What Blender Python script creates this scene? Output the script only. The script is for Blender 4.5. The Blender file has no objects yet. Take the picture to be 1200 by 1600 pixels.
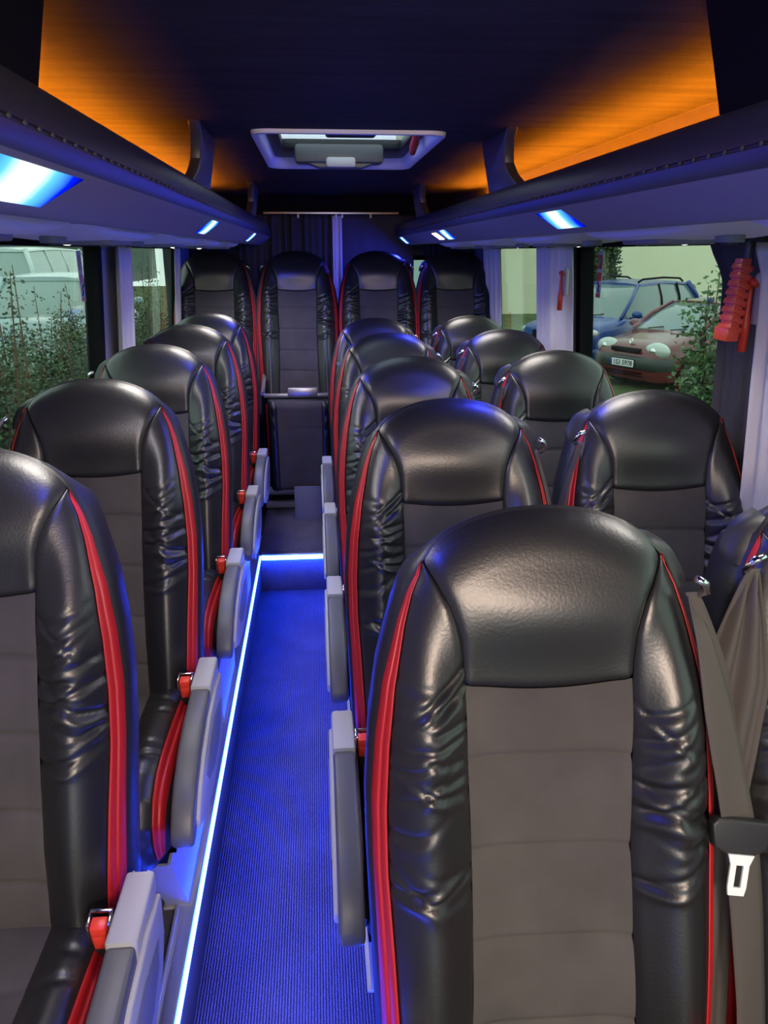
import bpy, bmesh, math, random
from mathutils import Vector, Matrix
C = bpy.context.scene.collection
PI = math.pi
H = 1.68           # eye height above the aisle carpet
BC = 0.12          # bus centre line
PLAT = 0.20        # seat platform height

# ------------------------------------------------------------------ helpers
def lerp(a, b, t): return a + (b - a) * t
def sstep(a, b, x):
    t = max(0., min(1., (x - a) / (b - a))); return t * t * (3 - 2 * t)
def interp(tab, x):
    if x <= tab[0][0]: return tab[0][1]
    for (a, u), (b, v) in zip(tab, tab[1:]):
        if x <= b: return u + (v - u) * (x - a) / (b - a)
    return tab[-1][1]

class MB:
    """collects shapes for ONE mesh"""
    def __init__(s): s.v = []; s.f = []; s.m = []; s.mi = 0
    def add(s, vs, fs):
        b = len(s.v); s.v += [tuple(p) for p in vs]
        for f in fs: s.f.append(tuple(b + i for i in f)); s.m.append(s.mi)
        return s
    def grid(s, fn, nu, nv, flip=False):
        vs = [fn(i / nu, j / nv) for j in range(nv + 1) for i in range(nu + 1)]
        fs = []
        for j in range(nv):
            for i in range(nu):
                a = j * (nu + 1) + i
                q = (a, a + 1, a + nu + 2, a + nu + 1)
                fs.append(q[::-1] if flip else q)
        return s.add(vs, fs)
    def loft(s, rings, caps=True, closed=True):
        n = len(rings[0]); vs = [p for r in rings for p in r]; fs = []
        for j in range(len(rings) - 1):
            for i in range(n if closed else n - 1):
                k = (i + 1) % n
                fs.append((j * n + i, j * n + k, (j + 1) * n + k, (j + 1) * n + i))
        if caps and closed:
            fs.append(tuple(range(n))[::-1]); fs.append(tuple((len(rings) - 1) * n + i for i in range(n)))
        return s.add(vs, fs)
    def box(s, c, d, bev=0., rot=None, seg=2):
        bm = bmesh.new(); bmesh.ops.create_cube(bm, size=1)
        for v in bm.verts: v.co = Vector((v.co.x * d[0], v.co.y * d[1], v.co.z * d[2]))
        if bev: bmesh.ops.bevel(bm, geom=list(bm.edges), offset=bev, segments=seg, affect='EDGES', profile=.5)
        R = rot if rot is not None else Matrix.Identity(3)
        s.add([tuple(R @ v.co + Vector(c)) for v in bm.verts], [tuple(v.index for v in f.verts) for f in (bm.verts.index_update() or bm.faces)])
        bm.free(); return s
    def prism(s, poly, fn0, fn1, bev=0.):
        """poly (2-D) mapped by fn0 / fn1 to the two end caps"""
        n = len(poly)
        bm = bmesh.new()
        a = [bm.verts.new(fn0(*p)) for p in poly]; b = [bm.verts.new(fn1(*p)) for p in poly]
        fa = bm.faces.new(a); fb = bm.faces.new(b[::-1])
        for i in range(n):
            k = (i + 1) % n; bm.faces.new((a[k], a[i], b[i], b[k]))
        bmesh.ops.recalc_face_normals(bm, faces=list(bm.faces))
        if bev:
            es = [e for e in bm.edges if (fa in e.link_faces or fb in e.link_faces)]
            bmesh.ops.bevel(bm, geom=es, offset=bev, segments=3, affect='EDGES', profile=.5)
        bm.verts.index_update()
        s.add([tuple(v.co) for v in bm.verts], [tuple(v.index for v in f.verts) for f in bm.faces]); bm.free(); return s
    def tube(s, pts, r, n=8, caps=True):
        pts = [Vector(p) for p in pts]; rings = []
        up = Vector((0, 0, 1))
        for i, p in enumerate(pts):
            t = (pts[min(i + 1, len(pts) - 1)] - pts[max(i - 1, 0)]).normalized()
            a = t.cross(up)
            if a.length < .01: a = t.cross(Vector((1, 0, 0)))
            a.normalize(); b = t.cross(a)
            rr = r[i] if isinstance(r, (list, tuple)) else r
            rings.append([tuple(p + a * rr * math.cos(2 * PI * k / n) + b * rr * math.sin(2 * PI * k / n)) for k in range(n)])
        return s.loft(rings, caps)
    def cyl(s, c, r, h, axis='z', n=20):
        d = {'x': Vector((1, 0, 0)), 'y': Vector((0, 1, 0)), 'z': Vector((0, 0, 1))}[axis] * (h / 2)
        return s.tube([Vector(c) - d, Vector(c) + d], r, n)
    def ball(s, c, r, n=10, m=6):
        rr = r if isinstance(r, (tuple, list)) else (r, r, r)
        rings = []
        for j in range(m + 1):
            th = PI * j / m
            rings.append([(c[0] + rr[0] * math.sin(th) * math.cos(2 * PI * k / n), c[1] + rr[1] * math.sin(th) * math.sin(2 * PI * k / n), c[2] + rr[2] * math.cos(th)) for k in range(n)])
        return s.loft(rings, False)
    def build(s, name, mats, parent=None, smooth=True, angle=None, recalc=True):
        me = bpy.data.meshes.new(name); me.from_pydata(s.v, [], s.f)
        for m in (mats if isinstance(mats, (list, tuple)) else [mats]): me.materials.append(m)
        for p, k in zip(me.polygons, s.m): p.material_index = k
        if recalc:
            bm = bmesh.new(); bm.from_mesh(me); bmesh.ops.recalc_face_normals(bm, faces=list(bm.faces)); bm.to_mesh(me); bm.free()
        if smooth:
            for p in me.polygons: p.use_smooth = True
            if angle: me.set_sharp_from_angle(angle=math.radians(angle))
        me.update()
        o = bpy.data.objects.new(name, me); C.objects.link(o)
        if parent: o.parent = parent
        return o

def tag(o, label=None, cat=None, group=None, kind=None):
    if label: o['label'] = label
    if cat: o['category'] = cat
    if group: o['group'] = group
    if kind: o['kind'] = kind
    return o
def thing(name, label, cat, loc=(0, 0, 0), rz=0., group=None):
    o = bpy.data.objects.new(name, None); C.objects.link(o); o.empty_display_size = .05
    o.location = loc; o.rotation_euler = (0, 0, rz)
    return tag(o, label, cat, group)
def struct(name, mb, mat, label=None, **k):
    o = mb.build(name, mat, **k); return tag(o, label, 'room shell' if label else None, None, 'structure')
def copy_tree(o, parent=None):
    c = o.copy(); C.objects.link(c)
    if parent: c.parent = parent
    for ch in [x for x in list(bpy.data.objects) if x.parent == o]: copy_tree(ch, c)
    return c

# ------------------------------------------------------------------ materials
def mat(name, col, rough=.5, metal=0., spec=.5, bump=None, mottle=None, emit=None, coat=0., trans=0., alpha=None):
    m = bpy.data.materials.new(name); m.use_nodes = True
    nt = m.node_tree; b = nt.nodes['Principled BSDF']
    b.inputs['Base Color'].default_value = (*col, 1); b.inputs['Roughness'].default_value = rough
    b.inputs['Metallic'].default_value = metal; b.inputs['Specular IOR Level'].default_value = spec
    if coat: b.inputs['Coat Weight'].default_value = coat; b.inputs['Coat Roughness'].default_value = .08
    if trans: b.inputs['Transmission Weight'].default_value = trans
    if emit: b.inputs['Emission Color'].default_value = (*emit[0], 1); b.inputs['Emission Strength'].default_value = emit[1]
    tc = nt.nodes.new('ShaderNodeTexCoord')
    if mottle:   # (scale, amount, stretch)
        n = nt.nodes.new('ShaderNodeTexNoise'); n.inputs['Scale'].default_value = mottle[0]; n.inputs['Detail'].default_value = 5
        mp = nt.nodes.new('ShaderNodeMapping'); mp.inputs['Scale'].default_value = mottle[2] if len(mottle) > 2 else (1, 1, 1)
        nt.links.new(tc.outputs['Object'], mp.inputs[0]); nt.links.new(mp.outputs[0], n.inputs['Vector'])
        r = nt.nodes.new('ShaderNodeValToRGB'); r.color_ramp.elements[0].position = .3; r.color_ramp.elements[1].position = .7
        k = mottle[1]
        r.color_ramp.elements[0].color = (*[c * (1 - k) for c in col], 1); r.color_ramp.elements[1].color = (*[min(1, c * (1 + k)) for c in col], 1)
        nt.links.new(n.outputs['Fac'], r.inputs[0]); nt.links.new(r.outputs[0], b.inputs['Base Color'])
    if bump:     # (scale, strength, distance, stretch)
        n = nt.nodes.new('ShaderNodeTexNoise'); n.inputs['Scale'].default_value = bump[0]; n.inputs['Detail'].default_value = 4
        mp = nt.nodes.new('ShaderNodeMapping'); mp.inputs['Scale'].default_value = bump[3] if len(bump) > 3 else (1, 1, 1)
        nt.links.new(tc.outputs['Object'], mp.inputs[0]); nt.links.new(mp.outputs[0], n.inputs['Vector'])
        bp = nt.nodes.new('ShaderNodeBump'); bp.inputs['Strength'].default_value = bump[1]; bp.inputs['Distance'].default_value = bump[2]
        nt.links.new(n.outputs['Fac'], bp.inputs['Height']); nt.links.new(bp.outputs[0], b.inputs['Normal'])
    return m

M = {}
M['leather'] = mat('black_leather', (.012, .012, .013), .36, spec=.8, bump=(230, .16, .002))
M['shell'] = mat('black_leather_side', (.014, .014, .016), .42, spec=.5, bump=(150, .2, .002))
M['suede'] = mat('grey_microfibre', (.078, .072, .070), .92, spec=.15, mottle=(9, .16), bump=(600, .15, .001))
M['red'] = mat('red_leather', (.42, .012, .016), .4, spec=.5, bump=(200, .15, .002))
M['plast_dk'] = mat('dark_plastic', (.022, .023, .026), .45)
M['plast_pad'] = mat('armrest_rubber', (.095, .10, .105), .42)
M['plast_gr'] = mat('light_grey_plastic', (.42, .43, .43), .42, bump=(400, .12, .001))
M['plast_mid'] = mat('mid_grey_plastic', (.2, .21, .22), .5)
M['chrome'] = mat('chrome', (.75, .75, .76), .12, metal=1.)
M['btn'] = mat('buckle_button', (.75, .05, .03), .35)
M['metal_leg'] = mat('painted_steel', (.42, .43, .46), .4, metal=.15)
M['belt'] = mat('belt_webbing', (.075, .066, .060), .7, bump=(900, .4, .001, (.15, .15, 3)))
M['white_pl'] = mat('white_plastic', (.86, .87, .88), .4)
M['alu'] = mat('brushed_aluminium', (.6, .6, .62), .35, metal=.9)
M['rack'] = mat('rack_plastic', (.05, .05, .062), .38, bump=(500, .1, .001))
M['rack_lo'] = mat('rack_lower_panel', (.24, .24, .28), .5)
M['psu'] = mat('service_unit_plastic', (.82, .79, .78), .5)
M['ceil'] = mat('ceiling_fabric', (.042, .039, .041), .95, spec=.1, mottle=(3, .22, (1, 7, 1)), bump=(14, .5, .01, (1.5, 14, 1)))
M['side_fab'] = mat('side_fabric', (.06, .052, .05), .95, spec=.1, bump=(60, .3, .004))
M['dark'] = mat('black_trim', (.008, .007, .010), .9, spec=.1)
M['wall'] = mat('grey_wall_lining', (.06, .06, .068), .8, bump=(120, .2, .003))
M['pillar'] = mat('pillar_lining', (.30, .30, .33), .7)
M['curt_dk'] = mat('dark_curtain', (.045, .043, .055), .85, bump=(250, .3, .002, (3, 3, .2)))
M['curt_lt'] = mat('light_curtain', (.64, .63, .64), .85, bump=(250, .3, .002, (3, 3, .2)))
M['curt_back'] = mat('rear_curtain', (.035, .035, .042), .85, bump=(250, .3, .002, (3, 3, .2)))
M['rubber'] = mat('black_rubber', (.006, .006, .007), .8, spec=.12)
M['hammer'] = mat('red_hammer_plastic', (.62, .05, .025), .4)
M['orange_box'] = mat('orange_red_plastic', (.62, .07, .03), .35, spec=.6)

def carpet():
    m = bpy.data.materials.new('ribbed_carpet'); m.use_nodes = True; nt = m.node_tree; b = nt.nodes['Principled BSDF']
    b.inputs['Roughness'].default_value = .95; b.inputs['Specular IOR Level'].default_value = .1
    tc = nt.nodes.new('ShaderNodeTexCoord')
    w = nt.nodes.new('ShaderNodeTexWave'); w.wave_type = 'BANDS'; w.bands_direction = 'X'
    w.inputs['Scale'].default_value = 45; w.inputs['Distortion'].default_value = 1.2; w.inputs['Detail'].default_value = 2; w.inputs['Detail Scale'].default_value = 3
    n = nt.nodes.new('ShaderNodeTexNoise'); n.inputs['Scale'].default_value = 260; n.inputs['Detail'].default_value = 3
    n2 = nt.nodes.new('ShaderNodeTexNoise'); n2.inputs['Scale'].default_value = 5
    mul = nt.nodes.new('ShaderNodeMath'); mul.operation = 'MULTIPLY'
    nt.links.new(tc.outputs['Object'], w.inputs['Vector']); nt.links.new(tc.outputs['Object'], n.inputs['Vector']); nt.links.new(tc.outputs['Object'], n2.inputs['Vector'])
    nt.links.new(w.outputs['Fac'], mul.inputs[0]); nt.links.new(n.outputs['Fac'], mul.inputs[1])
    add = nt.nodes.new('ShaderNodeMath'); add.operation = 'MULTIPLY_ADD'; add.inputs[1].default_value = .25
    nt.links.new(n2.outputs['Fac'], add.inputs[0]); nt.links.new(mul.outputs[0], add.inputs[2])
    r = nt.nodes.new('ShaderNodeValToRGB'); r.color_ramp.elements[0].position = .15; r.color_ramp.elements[1].position = .75
    r.color_ramp.elements[0].color = (.035, .033, .05, 1); r.color_ramp.elements[1].color = (.26, .25, .31, 1)
    nt.links.new(add.outputs[0], r.inputs[0]); nt.links.new(r.outputs[0], b.inputs['Base Color'])
    bp = nt.nodes.new('ShaderNodeBump'); bp.inputs['Strength'].default_value = .6; bp.inputs['Distance'].default_value = .004
    nt.links.new(mul.outputs[0], bp.inputs['Height']); nt.links.new(bp.outputs[0], b.inputs['Normal'])
    return m
M['carpet'] = carpet()

def emis(name, col, s):
    m = bpy.data.materials.new(name); m.use_nodes = True; nt = m.node_tree
    nt.nodes.clear(); e = nt.nodes.new('ShaderNodeEmission'); o = nt.nodes.new('ShaderNodeOutputMaterial')
    e.inputs[0].default_value = (*col, 1); e.inputs[1].default_value = s; nt.links.new(e.outputs[0], o.inputs[0]); return m
M['led_blue'] = emis('blue_led', (.012, .05, 1.), 90)
M['led_amber'] = emis('amber_led', (1., .25, .006), 220)
M['lamp_warm'] = emis('reading_lamp', (1., .92, .85), 5)

def led_panel_mat():
    """a lens over a blue LED: whitest over the diode, deep blue at its rim (generated coordinates along the bus)"""
    m = bpy.data.materials.new('blue_led_lens'); m.use_nodes = True; nt = m.node_tree
    nt.nodes.clear(); e = nt.nodes.new('ShaderNodeEmission'); o = nt.nodes.new('ShaderNodeOutputMaterial')
    tc = nt.nodes.new('ShaderNodeTexCoord'); sp = nt.nodes.new('ShaderNodeSeparateXYZ'); nt.links.new(tc.outputs['Generated'], sp.inputs[0])
    r = nt.nodes.new('ShaderNodeValToRGB'); cr = r.color_ramp
    cr.elements[0].position = 0; cr.elements[0].color = (0, .0, .1, 1); cr.elements[1].position = 1; cr.elements[1].color = (0, 0, .1, 1)
    for p, c in ((.12, (0, .01, .9, 1)), (.3, (.1, .5, 1, 1)), (.42, (.85, .95, 1, 1)), (.58, (.85, .95, 1, 1)), (.7, (.1, .5, 1, 1)), (.88, (0, .01, .9, 1))):
        k = cr.elements.new(p); k.color = c
    nt.links.new(sp.outputs['Y'], r.inputs[0]); nt.links.new(r.outputs[0], e.inputs[0]); e.inputs[1].default_value = 1.6
    nt.links.new(e.outputs[0], o.inputs[0]); return m
M['led_lens'] = led_panel_mat()

def glass(name, tint, refl=.06):
    m = bpy.data.materials.new(name); m.use_nodes = True; nt = m.node_tree; nt.nodes.clear()
    t = nt.nodes.new('ShaderNodeBsdfTransparent'); t.inputs[0].default_value = (*tint, 1)
    g = nt.nodes.new('ShaderNodeBsdfGlossy'); g.inputs['Roughness'].default_value = .02
    lw = nt.nodes.new('ShaderNodeLayerWeight'); lw.inputs[0].default_value = .5
    pw = nt.nodes.new('ShaderNodeMath'); pw.operation = 'POWER'; pw.inputs[1].default_value = 4.
    fr = nt.nodes.new('ShaderNodeMath'); fr.operation = 'MULTIPLY_ADD'; fr.inputs[1].default_value = .5; fr.inputs[2].default_value = refl * .5
    nt.links.new(lw.outputs['Facing'], pw.inputs[0]); nt.links.new(pw.outputs[0], fr.inputs[0])
    mx = nt.nodes.new('ShaderNodeMixShader'); o = nt.nodes.new('ShaderNodeOutputMaterial')
    nt.links.new(fr.outputs[0], mx.inputs[0]); nt.links.new(t.outputs[0], mx.inputs[1]); nt.links.new(g.outputs[0], mx.inputs[2]); nt.links.new(mx.outputs[0], o.inputs[0])
    return m
M['glass'] = glass('tinted_window_glass', (.78, .86, .79))
M['glass_roof'] = glass('roof_hatch_glass', (.86, .91, .95))

# ------------------------------------------------------------------ bus shell
def W_L(z): return -.80 - max(0, (1.71 - z)) * .07        # left wall inner face
def W_R(z): return 1.05 + max(0, (1.71 - z)) * .07
Y0, Y1 = -.95, 5.35
WB, WT = 1.02, 1.71
AX0, AX1 = -.325, .115   # aisle between the platforms
STEP = 3.72

mb = MB(); mb.box(((AX0 + AX1) / 2, (Y0 + STEP) / 2, -.02), (AX1 - AX0 + .1, STEP - Y0, .04))
struct('floor', mb, M['carpet'], 'dark ribbed carpet of the sunken aisle between the seat platforms')
mb = MB(); mb.box(((-.95 + AX0) / 2, (Y0 + Y1) / 2, PLAT / 2 - .02), (AX0 + .95, Y1 - Y0, PLAT + .04))
struct('floor_left', mb, M['wall'], 'raised platform floor under the single seats on the left')
mb = MB(); mb.box(((1.2 + AX1) / 2, (Y0 + Y1) / 2, PLAT / 2 - .02), (1.2 - AX1, Y1 - Y0, PLAT + .04))
struct('floor_right', mb, M['wall'], 'raised platform floor under the double seats on the right')
mb = MB(); mb.box(((AX0 + AX1) / 2, (STEP + Y1) / 2, PLAT / 2 - .02), (AX1 - AX0, Y1 - STEP, PLAT + .04))
struct('floor_rear', mb, M['carpet'], 'grey ribbed carpet above the lit step at the rear of the aisle')

# metal edge rails and LED strips along the platforms and the step
def edge_rail(name, label, x, sgn):
    t = thing(name, label, 'edge rail', (x, 1.4, PLAT), 0, 'aluminium rails along the aisle platforms')
    mb = MB(); L = STEP - Y0
    mb.box((-sgn * .022, (Y0 + STEP) / 2 - 1.4, .004), (.044, L, .008), .002)
    mb.box((-sgn * .040, (Y0 + STEP) / 2 - 1.4, .012), (.010, L, .012), .002)
    mb.build('rail_profile', M['alu'], t)
    mb = MB(); mb.box((sgn * .004, (Y0 + STEP) / 2 - 1.4, -.006), (.008, L, .012), .002)
    mb.build('led_strip', M['led_blue'], t)
    return t
edge_rail('platform_rail', 'aluminium rail with blue light strip along the single-seat platform edge', AX0, 1)
edge_rail('platform_rail', 'aluminium rail with blue light strip along the double-seat platform edge', AX1, -1)
t = thing('step_nosing', 'glowing blue light strip along the edge of the rear aisle step', 'step edge', ((AX0 + AX1) / 2, STEP, PLAT))
mb = MB(); mb.box((0, .012, .004), (AX1 - AX0 - .02, .04, .008), .002); mb.build('edge_profile', M['alu'], t)
mb = MB(); mb.box((0, -.006, -.012), (AX1 - AX0 - .02, .012, .022), .003); mb.build('led_strip', M['led_blue'], t)

def wallside(side):
    Wf = W_L if side < 0 else W_R
    th = side * .06
    yw = [(1.95, 3.12), (3.55, 4.95)] if side < 0 else [(.05, 1.50), (1.93, 3.18), (3.68, 4.80)]
    mb = MB()
    def panel(y0, y1, z0, z1):
        ps = []
        for y in (y0, y1):
            for z in (z0, z1):
                ps += [(Wf(z), y, z), (Wf(z) + th, y, z)]
        # order: y0z0(in,out) y0z1 y1z0 y1z1
        mb.add(ps, [(0, 1, 3, 2), (4, 6, 7, 5), (0, 2, 6, 4), (1, 5, 7, 3), (0, 4, 5, 1), (2, 3, 7, 6)])
    panel(Y0, Y1, -.04, WB); panel(Y0, Y1, WT, 2.06)
    ys = [Y0] + [v for w in yw for v in w] + [Y1]
    for a, b in zip(ys[::2], ys[1::2]): panel(a, b, WB, WT)
    nm = 'wall_left' if side < 0 else 'wall_right'
    struct(nm, mb, M['pillar'], 'grey lined bus side wall with window openings on the ' + ('single' if side < 0 else 'double') + ' seat side', smooth=False)
    return yw
yl = wallside(-1); yr = wallside(1)
n = 0
for side, yws in ((-1, yl), (1, yr)):
    Wf = W_L if side < 0 else W_R
    for (a, b) in yws:
        n += 1
        mb = MB(); g = .05
        def P(y, z, off): return (Wf(z) + side * off, y, z)
        def fr(y0, y1, z0, z1):
            ps = [P(y, z, o) for y in (y0, y1) for z in (z0, z1) for o in (-.004, .05)]
            mb.add(ps, [(0, 1, 3, 2), (4, 6, 7, 5), (0, 2, 6, 4), (1, 5, 7, 3), (0, 4, 5, 1), (2, 3, 7, 6)])
        fr(a - .005, a + g, WB, WT); fr(b - g, b + .005, WB, WT); fr(a, b, WB - .005, WB + g); fr(a, b, WT - .012, WT + .005)
        w = struct('window_%d' % n, mb, M['rubber'], 'side window pane in a black rubber seal, ' + ('single seat side, ' if side < 0 else 'double seat side, ') + ('next to the front rows' if a < 1 else 'beside the middle rows' if a < 3 else 'beside the rear rows'), smooth=False)
        mb = MB()
        ps = [P(y, z, o) for y in (a + .01, b - .01) for z in (WB + .01, WT - .005) for o in (.02, .026)]
        mb.add(ps, [(0, 1, 3, 2), (4, 6, 7, 5), (0, 2, 6, 4), (1, 5, 7, 3), (0, 4, 5, 1), (2, 3, 7, 6)])
        mb.build('pane', M['glass'], w, smooth=False)['kind'] = 'structure'

# rear wall with two door windows
mb = MB()
def bx(x0, x1, y0, y1, z0, z1): mb.box(((x0 + x1) / 2, (y0 + y1) / 2, (z0 + z1) / 2), (x1 - x0, y1 - y0, z1 - z0))
bx(-.98, 1.22, Y1, Y1 + .06, -.04, 1.0); bx(-.98, 1.22, Y1, Y1 + .06, 1.66, 2.06)
for a, b in ((-.98, -.62), (.06, .18), (.86, 1.22)): bx(a, b, Y1, Y1 + .06, 1.0, 1.66)
struct('wall_rear', mb, M['wall'], 'rear door wall behind the last row', smooth=False)
for a, b in ((-.62, .06), (.18, .86)):
    n += 1; mb = MB(); bx(a, a + .03, Y1 - .005, Y1 + .05, 1.0, 1.66); bx(b - .03, b, Y1 - .005, Y1 + .05, 1.0, 1.66); bx(a, b, Y1 - .005, Y1 + .05, 1.0, 1.03); bx(a, b, Y1 - .005, Y1 + .05, 1.63, 1.66)
    w = struct('window_%d' % n, mb, M['rubber'], 'rear door window behind the ' + ('pleated curtain' if a < 0 else 'closed dark curtain'), smooth=False)
    mb = MB(); bx(a + .01, b - .01, Y1 + .02, Y1 + .026, 1.01, 1.65); mb.build('pane', M['glass'], w, smooth=False)['kind'] = 'structure'

# ceiling: one lining with the hatch hole
HX0, HX1, HY0, HY1 = -.165, .375, 2.35, 3.30
CZ = 2.0
mb = MB()
xs0, xs1 = -.66, .90
CY1 = 4.72
bx(xs0, xs1, Y0, HY0, CZ, CZ + .05); bx(xs0, xs1, HY1, CY1, CZ, CZ + .05)
bx(xs0, HX0, HY0, HY1, CZ, CZ + .05); bx(HX1, xs1, HY0, HY1, CZ, CZ + .05)
bx(-1.0, 1.25, CY1, Y1 + .06, CZ + .02, CZ + .07)
struct('ceiling', mb, M['ceil'], 'dark fabric ceiling lining glowing amber along both edges', smooth=False)
for i, s in enumerate((-1, 1)):
    mb = MB()
    poly = [(.74, CZ + .03), (.79, CZ + .0), (.845, 1.72), (.92, 1.72), (.92, CZ + .06), (.74, CZ + .06)]
    mb.prism(poly, lambda h, z: (BC + s * h, Y0, z), lambda h, z: (BC + s * h, Y1, z))
    struct('trim_%d' % (i + 1), mb, M['side_fab'], 'fabric side lining behind the %s luggage rack' % ('single-seat side' if s < 0 else 'double-seat side'), smooth=False)
# black cross panel at the rear end of the ceiling
mb = MB(); bx(-.30, .52, CY1, CY1 + .05, CZ - .0, CZ + .03); bx(-.9, 1.1, 5.28, 5.345, 1.90, 2.03)
struct('trim_3', mb, M['dark'], 'black cross panel above the rear curtain rail', smooth=False)

# front bulkheads above the racks
for i, s in enumerate((-1, 1)):
    mb = MB()
    poly = [(.418, 1.852), (.458 if s < 0 else .408, CZ), (.86, CZ), (.86, 1.80), (.6, 1.80)]
    mb.prism(poly, lambda h, z: (BC + s * h, -.9, z), lambda h, z: (BC + s * h, (.98 if s < 0 else 1.09) + (z - 1.852) * (1.4 if s < 0 else .4), z))
    struct('trim_%d' % (i + 4), mb, M['dark'], 'black bulkhead closing the front of the %s luggage rack' % ('single-seat side' if s < 0 else 'double-seat side'), smooth=False)

# ------------------------------------------------------------------ luggage racks
RY0, RY1 = -.9, 5.22
def rack(s):
    lab = 'dark overhead luggage rack with blue light panels above the ' + ('single seats' if s < 0 else 'double seats')
    t = thing('luggage_rack', lab, 'luggage rack', (BC, 0, H), 0, 'overhead luggage racks')
    up = [(.86, .085), (.52, .095), (.455, .13), (.437, .160), (.428, .170), (.419, .172), (.411, .168), (.403, .155), (.398, .138), (.396, .122), (.396, .121), (.399, .1195), (.399, .117), (.396, .1155), (.397, .103), (.401, .092)]
    lo = [(.401, .092), (.404, .088), (.440, .058), (.452, .049), (.458, .045), (.466, .041), (.476, .041), (.49, .046), (.56, .050), (.90, .052)]
    mb = MB(); mb.loft([[(s * h, y, z) for h, z in up] for y in (RY0, 1.5, 3.5, RY1)], closed=False)
    mb.grid(lambda u, v: (s * lerp(.401, .86, u), RY1, lerp(.088 if u < .1 else .06, .09, v)), 3, 1)
    y = .35
    while y < 4.9:
        mb.ball((s * .3965, y, .119), (.0025, .0042, .0038), 6, 4); y += .042
    mb.build('rack_body', M['rack'], t, angle=60)
    mb = MB(); mb.loft([[(s * h, y, z) for h, z in lo] for y in (RY0, 1.5, 3.5, RY1)], closed=False)
    mb.build('lower_panel', M['rack_lo'], t, angle=60)
    # blue lens panels in the lower face
    for y, w in (((.90, .30), (2.42, .20), (4.0, .2)) if s < 0 else ((1.80, .20), (3.36, .2), (4.95, .2))):
        mb = MB()
        def fn(u, v, y=y, w=w):
            h = lerp(.406, .448, v); z = lerp(.0863, .0513, v)
            e = .0022 if 0 < u < 1 and 0 < v < 1 else .0004
            return (s * (h - e * .6), y + (u - .5) * w + (.5 - v) * .05, z - e)
        mb.grid(fn, 8, 4)
        mb.build('light_lens', M['led_lens'], t)
    if s > 0:
        mb = MB(); mb.grid(lambda u, v: (s * (lerp(.412, .444, v) - .001), 3.60 + (u - .5) * .13 + (.5 - v) * .05, lerp(.0813, .0547, v) - .002), 4, 3); mb.build('white_lens', M['lamp_warm'], t)
    return t
rack(-1); rack(1)
# amber strips in the troughs
for s in (-1, 1):
    y0 = 1.02 if s < 0 else 1.13
    mb = MB(); mb.box((BC + s * .70, (y0 + 4.3) / 2, H + .212), (.016, 4.3 - y0, .008), .002)
    ch = MB(); ch.prism([(.672, .224), (.677, .224), (.681, .209), (.715, .209), (.80, .195), (.80, .189), (.715, .203), (.672, .203)], lambda h, z: (BC + s * h, y0, H + z), lambda h, z: (BC + s * h, 4.3, H + z))  # unseen ledge, its inner lip added to keep amber off the ceiling centre
    tag(ch.build('shade_ledge', M['side_fab'], smooth=False), 'narrow added ledge carrying and shading the amber light on the %s lining' % ('single-seat side' if s < 0 else 'double-seat side'), 'ledge')
    tag(mb.build('amber_light_strip', M['led_amber']), 'amber light strip lying in the trough of the %s rack' % ('single-seat side' if s < 0 else 'double-seat side'), 'light strip', 'amber strips behind the racks')

# curved rack brackets
def bracket(s, y):
    lab = 'dark curved bracket holding the %s rack to the ceiling, %s' % ('single-seat side' if s < 0 else 'double-seat side', 'beside the roof hatch' if y < 3 else 'near the rear curtain')
    poly = []
    top, bot = CZ, H + .158
    fr = [(0, bot), (.07, bot + .018), (.15, bot + .05), (.19, bot + .08), (.19, bot + .10), (.17, top - .025), (.13, top - .004), (.12, top)]
    poly = fr + [(.46, top), (.46, top - .03), (.43, bot + .05), (.41, bot + .012), (.38, bot)]
    # y offset grows towards the rear, front edge concave
    mb = MB()
    mb.prism(poly, lambda a, z: (BC + s * (.425 - .02 * (z - bot) / .17), y + a, z), lambda a, z: (BC + s * (.455 - .02 * (z - bot) / .17), y + a, z), .005)
    return tag(mb.build('rack_bracket', M['rack'], angle=40), lab, 'bracket', 'curved brackets of the luggage racks')
for s, ys in ((-1, (2.09, 3.95)), (1, (2.13, 3.95))):
    for y in ys: bracket(s, y)

# overhead service units under the racks
def service_unit(s, y, lab):
    t = thing('service_unit', lab, 'service unit', (BC + s * .66, y, H + .055), 0, 'overhead service units under the racks')
    secs = []
    for k in range(9):
        u = k / 8; yy = (u - .5) * .62; d = .027 * (1 - abs(2 * u - 1) ** 4)
        secs.append([(s * x, yy, -.004 - d * f) for x, f in ((-.142, .1), (-.138, .75), (-.12, 1), (-.03, 1.08), (.05, 1), (.12, .6), (.16, .1))] + [(s * .16, yy, .0), (s * -.135, yy, .0)])
    mb = MB(); mb.loft(secs); mb.build('housing', M['psu'], t, angle=50)
    mb = MB(); mb.box((s * -.05, .0, -.034), (.12, .19, .012), .005); mb.build('speaker_panel', M['plast_mid'], t)
    for dy in (-.2, .2):
        mb = MB(); mb.cyl((s * -.02, dy, -.031), .026, .014, 'z', 16); v = mb.build('air_nozzle', M['plast_mid'], t, angle=40)
        mb = MB(); mb.cyl((s * -.02, dy, -.038), .014, .008, 'z', 12); mb.build('nozzle_core', M['plast_dk'], v, angle=40)
    mb = MB(); mb.ball((s * .05, .13, -.030), (.02, .028, .010), 12, 6); mb.build('reading_lamp', M['lamp_warm'], t)
where = ['above the foremost row', 'above the second row', 'above the third row', 'above the fourth row', 'above the row before last']
for i, y in enumerate((1.12, 1.88, 2.62, 3.36, 4.1)): service_unit(-1, y, 'pale grey service unit with lamp over single seats, ' + where[i])
for i, y in enumerate((.90, 1.64, 2.38, 3.14, 3.9)): service_unit(1, y, 'pale grey service unit with lamp over double seats, ' + where[i])

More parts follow.
